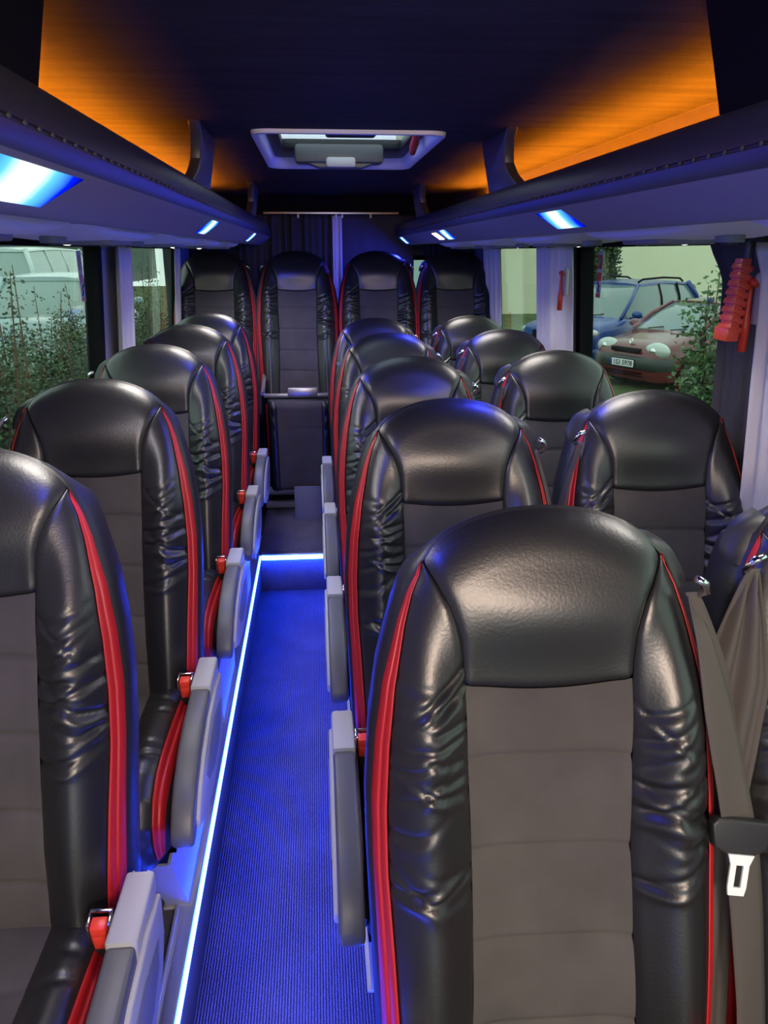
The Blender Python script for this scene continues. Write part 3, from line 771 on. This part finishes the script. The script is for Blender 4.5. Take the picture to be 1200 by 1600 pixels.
# ------------------------------------------------------------------ emergency hammers, orange box, stickers
def hammer(loc, lab, s=1.):
    t = thing('emergency_hammer', lab, 'emergency hammer', loc, 0, 'red emergency hammers on the pillars')
    mb = MB(); mb.tube([(0, 0, .0), (0, 0, -.02 * s), (0, 0, -.06 * s), (0, 0, -.085 * s), (0, 0, -.145 * s)], [.005, .006, .007, .0105, .010], 10); mb.build('handle', M['hammer'], t)
    mb = MB(); mb.tube([(0, -.022, .0), (0, -.01, .006), (0, .012, .006), (0, .026, .0)], [.006, .010, .010, .004], 10); mb.build('head', M['hammer'], t)
    mb = MB(); mb.box((.016, -.012, -.035 * s), (.014, .024, .10 * s), .004); mb.ball((.012, -.014, .012 * s), (.012, .014, .016), 10, 6); mb.build('holder', M['plast_gr'], t)
    return t
hammer((.955, 1.69, H - .068), 'red emergency hammer in a grey holder beside the orange stepped casing', 1.)
hammer((.980, 3.14, H - .085), 'small red emergency hammer hanging on the pale pillar curtain', .95)
t = thing('stepped_box', 'orange-red stepped plastic casing hanging before the dark curtain', 'plastic casing', (.935, 1.70, H - .022))
mb = MB()
for k in range(8):
    z = -.0185 * k; w = lerp(.040, .056, k / 7)
    mb.box((-.0015 * k, 0, z - .010), (.030, w, .0125), .002, Matrix.Rotation(.3, 3, 'Y'))
    mb.box((-.0015 * k, 0, z), (.022, w * .80, .018), .002)
mb.build('casing', M['orange_box'], t, angle=40)
mb = MB(); mb.box((-.016, .0, -.152), (.030, .060, .030), .004); mb.build('end_pocket', M['orange_box'], t, angle=40)
mb = MB(); mb.box((.012, 0, .02), (.012, .02, .05), .002); mb.build('hook', M['plast_dk'], t)
mst = {'g': mat('sticker_green', (.02, .35, .1), .4), 'r': mat('sticker_red', (.6, .04, .03), .4), 'w': mat('sticker_white', (.55, .55, .5), .4)}
mst['p'] = mat('sticker_pale_red', (.55, .30, .27), .5)
def sticker(x, y, lab, s):
    t = thing('exit_sticker', lab, 'sticker', (x, y, 1.60), 0, 'emergency exit stickers on the window glass')
    mb = MB(); mb.box((0, 0, 0), (.0012, .05, .17)); mb.build('backing', mst['w'], t, smooth=False)
    for nm, z, h, k, w in (('red_block', .045, .05, 'r', .046), ('red_block', -.008, .03, 'r', .046), ('red_block', -.076, .012, 'r', .046)):
        mb = MB(); mb.box((-s * .0011, 0, z), (.0012, w, h)); mb.build(nm, mst[k if s > 0 else 'p'], t, smooth=False)
    mb = MB(); mb.prism([(-.010, .058), (.010, .058), (.010, .045), (.003, .030), (-.003, .030), (-.010, .045)], lambda y, z: (-s * .0018, y, z), lambda y, z: (-s * .0026, y, z)); mb.build('green_symbol' if s > 0 else 'pale_symbol', mst['g' if s > 0 else 'p'], t, smooth=False)
    mb = MB(); mb.tube([(-s * .0015, .012, -.028), (-s * .0015, -.006, -.045), (-s * .0015, .004, -.052), (-s * .0015, -.010, -.066)], .0022, 6); mb.build('arrow', M['rubber'], t)
sticker(W_R(1.6) + .012, 2.96, 'narrow red and green emergency sticker on the window by the blue car', 1)
sticker(W_L(1.6) - .012, 2.90, 'narrow pale emergency sticker on the window by the hedge', -1)

# ------------------------------------------------------------------ outside
GZ = -.56
def tex_ground():
    m = mat('wet_grass_ground', (.10, .13, .06), .95, spec=.1, mottle=(1.4, .45), bump=(40, .5, .02)); return m
mb = MB(); mb.box((6, 12, GZ - .05), (90, 90, .1)); struct('ground', mb, tex_ground(), 'grassy ground outside around the parked cars', smooth=False)
M['stucco'] = mat('cream_render', (.80, .78, .58), .9, spec=.1, mottle=(.5, .05), bump=(80, .2, .01))
mb = MB(); mb.box((26, 30, 3.5), (46, .4, 8.2))
tag(mb.build('building', M['stucco'], smooth=False), 'plain cream rendered building wall behind the parked cars', 'building')
mb = MB(); mb.box((-15, 45, 1.6), (.4, 64, 4.4))
tag(mb.build('boundary_wall', mat('dark_green_wall', (.05, .075, .06), .9, mottle=(1., .3)), smooth=False), 'dark wall far behind the silver cars', 'wall')

def car(loc, heading, P, label):
    """P: dict of sizes; local x forward, y left, z up"""
    t = thing('car', label, 'car', loc, heading)
    L, Wd, Hh = P['L'], P['W'], P['H']; paint = P['paint']; w = Wd / 2
    hb, hc = P['belt'], P['hood']   # beltline height, hood height at its front
    xf, xw, xr = L / 2, L / 2 - P['hoodL'], -L / 2
    def sec(x, zl, zt, hw, shoulder=.86):
        pts = []
        prof = [(.80, 0), (.94, .10), (1, .30), (1, .58), (.97, .80), (.93, .92), (shoulder, .985), (shoulder * .55, 1.015), (0, 1.03)]
        for a, b in prof: pts.append((x, hw * a, zl + (zt - zl) * b))
        for a, b in prof[-2::-1]: pts.append((x, -hw * a, zl + (zt - zl) * b))
        return pts
    st = [(xf, .30, hc - .22, w * .70), (xf - .04, .24, hc - .10, w * .80), (xf - .16, .20, hc - .01, w * .91), (xf - .4, .19, lerp(hc, hb, .18), w * .97), (xf - .7, .19, lerp(hc, hb, .5), w), (xw, .19, hb, w), (0, .19, hb, w), (xr + .6, .19, hb + .02, w), (xr + .15, .22, hb, w * .95), (xr + .03, .3, hb - .06, w * .88), (xr, .36, hb - .14, w * .8)]
    mb = MB(); mb.loft([sec(*q) for q in st]); body = mb.build('body', paint, t, angle=55)
    # glass house
    xr1 = xr + P['tail']; xa = xw - P['rake']
    rw_ = w * .70; bw = w * .91
    def gh(x, z0, hw0, z1, hw1): return [(x, hw0, z0), (x, lerp(hw0, hw1, .5) + .02, lerp(z0, z1, .55)), (x, hw1, z1 - .02), (x, hw1 * .85, z1), (x, -hw1 * .85, z1), (x, -hw1, z1 - .02), (x, -lerp(hw0, hw1, .5) - .02, lerp(z0, z1, .55)), (x, -hw0, z0)]
    rings = [gh(xw + .05, hb - .02, bw * .93, hb, bw * .9), gh(lerp(xw, xa, .5), hb - .02, bw, lerp(hb, Hh - .03, .55), lerp(bw, rw_, .5)), gh(xa, hb - .02, bw, Hh - .03, rw_), gh(lerp(xa, xr1, .45), hb - .02, bw, Hh - .005, rw_ + .01), gh(xr1, hb - .02, bw, Hh - .05, rw_ * .97), gh(lerp(xr1, xr, .55), hb - .02, bw * .96, lerp(hb, Hh, .5), lerp(bw, rw_, .5)), gh(xr + .06, hb - .02, bw * .92, hb + .01, bw * .88)]
    mb = MB(); mb.loft(rings); mb.build('glazing', P['glass'], t, angle=35)
    # roof skin
    mb = MB()
    rr = [(xa + .04, Hh - .035, rw_), (lerp(xa, xr1, .2), Hh - .012, rw_ + .012), (lerp(xa, xr1, .5), Hh + .006, rw_ + .016), (lerp(xa, xr1, .8), Hh - .012, rw_ + .01), (xr1 - .05, Hh - .045, rw_)]
    mb.loft([[(x, b * 1.03, z - .05), (x, b, z - .01), (x, b * .6, z + .018), (x, 0, z + .024), (x, -b * .6, z + .018), (x, -b, z - .01), (x, -b * 1.03, z - .05)] for x, z, b in rr])
    mb.build('roof', paint, t, angle=50)
    # pillars
    for s in (-1, 1):
        for (x0, x1, r) in ((xw + .04, xa + .02, .035), (xr + .10, xr1 - .04, .06)):
            mb = MB(); mb.tube([(x0, s * bw * .97, hb - .01), (lerp(x0, x1, .5), s * (lerp(bw, rw_, .5) + .02), lerp(hb, Hh - .03, .55)), (x1, s * rw_, Hh - .04)], r, 8); mb.build('pillar', paint, t)
        for q in P['posts']:
            x = lerp(xa, xr1, q); mb = MB(); mb.tube([(x + .03, s * (bw + .004), hb - .01), (x, s * (lerp(bw, rw_, .5) + .024), lerp(hb, Hh - .03, .55)), (x - .02, s * (rw_ + .01), Hh - .04)], .028, 8); mb.build('door_post', P.get('postm', M['rubber']), t)
        mb = MB(); mb.ball((xw - .18, s * (w + .10), hb + .06), (.07, .11, .075), 12, 8); mb.box((xw - .17, s * (w + .01), hb + .0), (.05, .1, .03), .01); mb.build('mirror', paint, t)
        for x in (xf - P['axf'], xr + P['axr']):
            mb = MB(); mb.cyl((x, s * (w - .11), P['wr']), P['wr'], .21, 'y', 28); wh = mb.build('wheel', M['rubber'], t, angle=40)
            mb = MB(); mb.cyl((x, s * (w - .008), P['wr']), P['wr'] * .62, .02, 'y', 24); mb.build('hub', M['alu'], wh, angle=40)
        # headlights
        hx, hy, hz, a, b = P['lamp']
        mb = MB(); mb.ball((xf - hx, s * hy, hz), (.13, a, b), 18, 10); hl = mb.build('headlight', P['lampm'], t)
        mb = MB(); mb.ball((xf - hx + .06, s * hy, hz), (.08, a * .45, b * .6), 14, 8); mb.build('reflector', M['chrome'], hl)
        for x in (0.25, -.75): mb = MB(); mb.box((x - .2, s * (w + .005), hb - .14), (.2, .02, .03), .008); mb.build('door_handle', paint, t)
        if P.get('rails'):
            mb = MB(); mb.tube([(xa - .05, s * rw_ * .93, Hh), (xa - .2, s * rw_ * .95, Hh + .055), (lerp(xa, xr1, .5), s * rw_ * .96, Hh + .075), (xr1 + .3, s * rw_ * .95, Hh + .045), (xr1 + .12, s * rw_ * .93, Hh - .02)], .02, 8); mb.build('roof_rail', M['rubber'], t)
    # bumper, grille, plate
    mb = MB(); z0, z1 = P['bump']
    mb.loft([[(xf - .03 * k * k - 8 * max(0, abs(k) - .8) ** 2 + e, k * w * 1.0, z) for k in [i / 6 - 1 for i in range(13)]] for z, e in ((z0, .0), (z0 + .02, .035), (lerp(z0, z1, .5), .05), (z1 - .02, .04), (z1, .0))], False, closed=False); mb.build('bumper', P['bumpm'], t)
    if P.get('lower'):
        mb = MB(); mb.loft([[(xf - .03 * k * k - 8 * max(0, abs(k) - .8) ** 2 + e, k * w * .98, z) for k in [i / 6 - 1 for i in range(13)]] for z, e in ((.16, -.04), (.2, .0), (z0, .02))], False, closed=False); mb.build('front_skirt', paint, t)
        for z in (.24, .29): mb = MB(); mb.box((xf + .0, 0, z), (.06, w * 1.0, .02), .004); mb.build('skirt_slot', M['rubber'], t)
    gz, gw, gh_ = P['grille']; mb = MB(); mb.box((xf - .03, 0, gz), (.12, gw, gh_), .015); mb.build('grille', M['rubber'], t)
    if P.get('plate'):
        pz = P['pz']; mb = MB(); mb.box((xf + .058, 0, pz), (.012, .52, .12), .003); pn = mb.build('number_plate', mst['w'] if False else M['white_pl'], t)
        mb = MB(); mb.box((xf + .0655, -.24, pz), (.003, .04, .112)); mb.build('blue_band', mat('plate_blue', (.02, .06, .4), .4), pn)
        mb = MB(); mb.box((xf + .054, 0, pz), (.010, .55, .145), .004); mb.build('plate_frame', M['rubber'], pn)
        cu = bpy.data.curves.new('plate_text', 'FONT'); cu.body = P['plate']; cu.size = .115; cu.align_x = 'CENTER'; cu.align_y = 'CENTER'; cu.extrude = .001; cu.offset = .0016
        to = bpy.data.objects.new('plate_text_curve', cu); C.objects.link(to); bpy.context.view_layer.update()
        me = bpy.data.meshes.new_from_object(to); bpy.data.objects.remove(to); me.materials.append(M['rubber'])
        o = bpy.data.objects.new('plate_text', me); C.objects.link(o); o.parent = pn
        o.rotation_euler = (PI / 2, 0, PI / 2); o.location = (xf + .0665, .02, pz)
        # diamond badge
        mb = MB(); dz = P['badge']
        d_ = [(0, .062), (.045, 0), (0, -.062), (-.045, 0)]; e_ = [(0, .03), (.02, 0), (0, -.03), (-.02, 0)]
        tilt = .55
        def bp_(q, o): return (xf - .14 - q[1] * tilt + o, q[0], dz + q[1] * .8 + o * .5)
        r0 = [bp_(q, .0) for q in d_]; r1 = [bp_(q, .014) for q in d_]; r2 = [bp_(q, .014) for q in e_]; r3 = [bp_(q, .0) for q in e_]
        mb.loft([r0, r1, r2, r3], False); mb.build('badge', M['chrome'], t, smooth=False)
    for s in (.15, -.35): mb = MB(); mb.tube([(xw + .10, s, hb + .015), (xw - .02, s + .25, hb + .055)], .01, 6); mb.build('wiper', M['rubber'], t)
    return t
def paint(n, c, r=.25): return mat(n, c, r, spec=.5, coat=.6)
cg = mat('car_glass', (.30, .40, .38), .08, spec=.8, coat=.3)
cg_b = mat('car_glass_clear', (.14, .20, .20), .08, spec=.6, coat=.1)
lamp = mat('headlamp_lens', (.48, .53, .50), .12, spec=.8, coat=.6)
red = paint('dark_red_paint', (.13, .012, .018)); blue = mat('blue_paint', (.006, .045, .24), .3, coat=.25); silver = paint('silver_paint', (.42, .55, .57), .3); white = paint('white_paint', (.62, .72, .70), .3)
car((6.98, 13.85, GZ), math.atan2(-.43, -.90), dict(L=3.77, W=1.64, H=1.42, belt=.93, hood=.76, hoodL=1.0, rake=.78, tail=.45, paint=red, glass=cg_b, posts=(.5,), axf=.72, axr=.55, wr=.28, lamp=(.17, .545, .665, .25, .145), lampm=lamp, bump=(.34, .56), bumpm=mat('bumper_plastic', (.045, .05, .05), .5), lower=True, grille=(.655, .62, .07), plate='1S3 5978', pz=.44, badge=.79), 'dark red hatchback with round headlamps and white number plate behind the bush')
car((6.35, 16.4, GZ), math.atan2(-.64, -.77), dict(L=4.70, W=1.86, H=1.66, belt=1.02, hood=.90, hoodL=1.15, rake=.85, tail=.55, paint=blue, glass=cg_b, posts=(.36, .74), postm=M['rubber'], axf=.85, axr=.85, wr=.34, lamp=(.22, .68, .78, .18, .09), lampm=lamp, bump=(.26, .5), bumpm=blue, rails=True, grille=(.72, .9, .16)), 'blue estate car with black roof rails behind the dark red hatchback')
car((-4.8, 16.4, GZ), PI / 2 + .03, dict(L=4.7, W=1.85, H=1.86, belt=1.20, hood=1.02, hoodL=1.05, rake=1.2, tail=.4, paint=silver, glass=cg, posts=(.4,), postm=silver, axf=.85, axr=.85, wr=.33, lamp=(.25, .68, .85, .18, .1), lampm=lamp, bump=(.26, .5), bumpm=silver, grille=(.8, .9, .14)), 'silver car seen through the hedge outside the single-seat windows')
car((-7.15, 21.8, GZ), PI / 2 + .03, dict(L=7.4, W=2.0, H=2.34, belt=1.40, hood=1.1, hoodL=1.0, rake=1.5, tail=.4, paint=white, glass=cg, posts=(.4, .7), postm=white, axf=1., axr=1., wr=.35, lamp=(.25, .75, .95, .18, .12), lampm=lamp, bump=(.26, .5), bumpm=white, grille=(.9, .9, .14)), 'tall pale van with curved roof behind the silver car')
car((2.6, 17.5, GZ), -PI / 2 - .1, dict(L=5.2, W=1.95, H=2.2, belt=1.35, hood=1.15, hoodL=.7, rake=.9, tail=.3, paint=white, glass=cg_b, posts=(.4, .7), postm=white, axf=.9, axr=1., wr=.34, lamp=(.2, .75, .95, .18, .12), lampm=lamp, bump=(.26, .5), bumpm=white, grille=(.9, .9, .14)), 'added white van brightening the gap between the last two rear seats')  # pale van put in to make the rear window gap bright

def leafmat(n, c1, c2):
    m = bpy.data.materials.new(n); m.use_nodes = True; nt = m.node_tree; b = nt.nodes['Principled BSDF']; b.inputs['Roughness'].default_value = .6
    oi = nt.nodes.new('ShaderNodeNewGeometry'); r = nt.nodes.new('ShaderNodeValToRGB'); r.color_ramp.elements[0].color = (*c1, 1); r.color_ramp.elements[1].color = (*c2, 1)
    nt.links.new(oi.outputs['Random Per Island'], r.inputs[0]); nt.links.new(r.outputs[0], b.inputs['Base Color']); return m
lf = leafmat('hedge_leaf', (.02, .045, .018), (.09, .15, .06)); lf2 = leafmat('bush_leaf', (.03, .08, .02), (.14, .26, .09))
bark = mat('bark', (.13, .07, .04), .9)
def leaf(mb, p, size, rnd):
    a = Vector((rnd.gauss(0, 1), rnd.gauss(0, 1), rnd.gauss(0, .7))).normalized(); b = a.cross(Vector((rnd.gauss(0, 1), rnd.gauss(0, 1), rnd.gauss(0, 1)))).normalized()
    p = Vector(p); l = size * rnd.uniform(.7, 1.3)
    mb.add([p, p + a * l * .5 + b * l * .28, p + a * l, p + a * l * .5 - b * l * .28], [(0, 1, 2, 3)])
def bush(name, lab, cat, loc, w, dpt, h, nst, nleaf, lm, seed, size=.045, shoots=0, group=None, tr=.02):
    rnd = random.Random(seed); t = thing(name, lab, cat, loc, 0, group)
    lv = MB(); sm = MB()
    for k in range(nst):
        x, y = rnd.uniform(-.5, .5) * w, rnd.uniform(-.5, .5) * dpt
        tall = k < shoots; hh = h * (rnd.uniform(1.08, 1.38) if tall and h < 1.9 else rnd.uniform(1.02, 1.14) if tall else rnd.uniform(.72, 1.02))
        top = (x + rnd.gauss(0, .05), y + rnd.gauss(0, .05), hh)
        sm.tube([(x, y, 0), (x + rnd.gauss(0, .03), y + rnd.gauss(0, .03), hh * .5), top], [tr * .6, tr * .4, .003], 5)
        n_ = int(nleaf / nst * (.28 if tall else 1))
        for i in range(n_):
            f = rnd.uniform(.05, 1.0) if not tall else rnd.uniform(.2, 1); z = hh * f
            sp = (.16 + .10 * (1 - f)) * (.45 if tall and f > .7 else 1.)
            a = rnd.uniform(0, 2 * PI); q = sp * math.sqrt(rnd.random())
            leaf(lv, (x + (top[0] - x) * f + q * math.cos(a), y + (top[1] - y) * f + q * math.sin(a), z + rnd.gauss(0, .02)), size, rnd)
    sm.build('stems', bark, t); lv.build('foliage', lm, t, smooth=False, recalc=False)
    return t
for k, (y, lab) in enumerate(((5.2, 'nearest dark hedge shrub, outside the left window front edge'), (6.7, 'dark hedge shrub with tall bare shoots, outside the left window middle'), (8.2, 'dark hedge shrub beside the black window pillar'), (9.9, 'thin hedge shrub seen between pillar and rear seat'), (11.6, 'farthest hedge shrub along the silver car'))):
    bush('hedge_shrub', lab, 'hedge', (-2.35 - .06 * k, y, GZ), .8, 1.55, 1.62, 34, 13000, lf, 20 + k, .036, 5, 'hedge shrubs outside the left windows', .03)
t = bush('garden_bush', 'leafy green bush with brown trunk in front of the dark red hatchback', 'bush', (2.40, 4.42, GZ), .34, .36, 1.95, 26, 21000, lf2, 7, .038, 6, None, .02)
mb = MB(); mb.tube([(-.08, -.25, 0), (-.07, -.28, .6), (-.02, -.26, 1.05), (0, -.1, 1.3)], [.035, .03, .025, .012], 8); mb.build('trunk', bark, t)
t = bush('garden_bush', 'dark conifer in the gap above the blue car bonnet', 'tree', (9.15, 25.5, GZ), 1.0, 1.0, 4.6, 26, 16000, lf, 31, .13, 2, None, .06)

# ------------------------------------------------------------------ lights, sky, camera
def area(name, loc, rot, sx, sy, power, col, spread=180):
    l = bpy.data.lights.new(name, 'AREA'); l.shape = 'RECTANGLE'; l.size = sx; l.size_y = sy; l.energy = power; l.color = col; l.spread = math.radians(spread)
    o = bpy.data.objects.new(name, l); C.objects.link(o); o.location = loc; o.rotation_euler = rot; return o
# warm dome lamps in the cab ceiling, behind the photographer
for x, p in ((-.30, 24), (.50, 62)):
    area('cab_dome_light', (x, -.85, 1.93), (math.radians(38), 0, 0), .62, .30, p, (1., .77, .60))
# reading lamps of the service units
for s, ys in ((-1, (1.12, 1.88, 2.62, 3.36, 4.1)), (1, (.90, 1.64, 2.38, 3.14, 3.9))):
    for y in ys:
        l = bpy.data.lights.new('reading_lamp_light', 'SPOT'); l.energy = 14 if s < 0 else 10; l.color = (1., .93, .86); l.spot_size = math.radians(150); l.spot_blend = .6; l.shadow_soft_size = .12
        o = bpy.data.objects.new('reading_lamp_light', l); C.objects.link(o); o.location = (BC + s * (.54 if s < 0 else .60), y + .13, H + .008); o.rotation_euler = (0, math.radians(s * 8), 0)
# blue lamps of the rack lenses
for s, ys in ((-1, (.9, 2.42, 4.0)), (1, (1.8, 3.36, 4.95))):
    for y in ys:
        area('rack_lens_light', (BC + s * .42, y, H + .055), (0, math.radians(s * 40), 0), .05, .2, 3.2 if y < 3.2 else 5.5, (.03, .045, 1.))

w = bpy.data.worlds.new('World'); bpy.context.scene.world = w; w.use_nodes = True
nt = w.node_tree; bg = nt.nodes['Background']
sk = nt.nodes.new('ShaderNodeTexSky'); sk.sky_type = 'HOSEK_WILKIE'; sk.turbidity = 9.; sk.sun_direction = (.2, .3, .93); sk.ground_albedo = .3
mx = nt.nodes.new('ShaderNodeMix'); mx.data_type = 'RGBA'; mx.inputs[0].default_value = .85
nt.links.new(sk.outputs[0], mx.inputs[6]); mx.inputs[7].default_value = (.80, .90, .93, 1)
nt.links.new(mx.outputs[2], bg.inputs[0]); bg.inputs[1].default_value = 2.4

cam = bpy.data.cameras.new('camera'); co = bpy.data.objects.new('camera', cam); C.objects.link(co)
f = 1202.; th = math.atan(406 / f); ps = math.atan(108 * math.cos(th) / f)
cam.sensor_fit = 'VERTICAL'; cam.sensor_height = 36; cam.lens = 36 * f / 1600; cam.clip_start = .02
co.location = (0, 0, H); co.rotation_euler = (PI / 2 - th, 0, -ps)
sc = bpy.context.scene; sc.camera = co
sc.view_settings.view_transform = 'Standard'; sc.view_settings.look = 'None'; sc.view_settings.gamma = 1; sc.view_settings.exposure = 0
sc.view_settings.use_curve_mapping = False
sc.cycles.use_denoising = True; sc.cycles.max_bounces = 10; sc.cycles.transparent_max_bounces = 12
sc.cycles.sample_clamp_indirect = 6
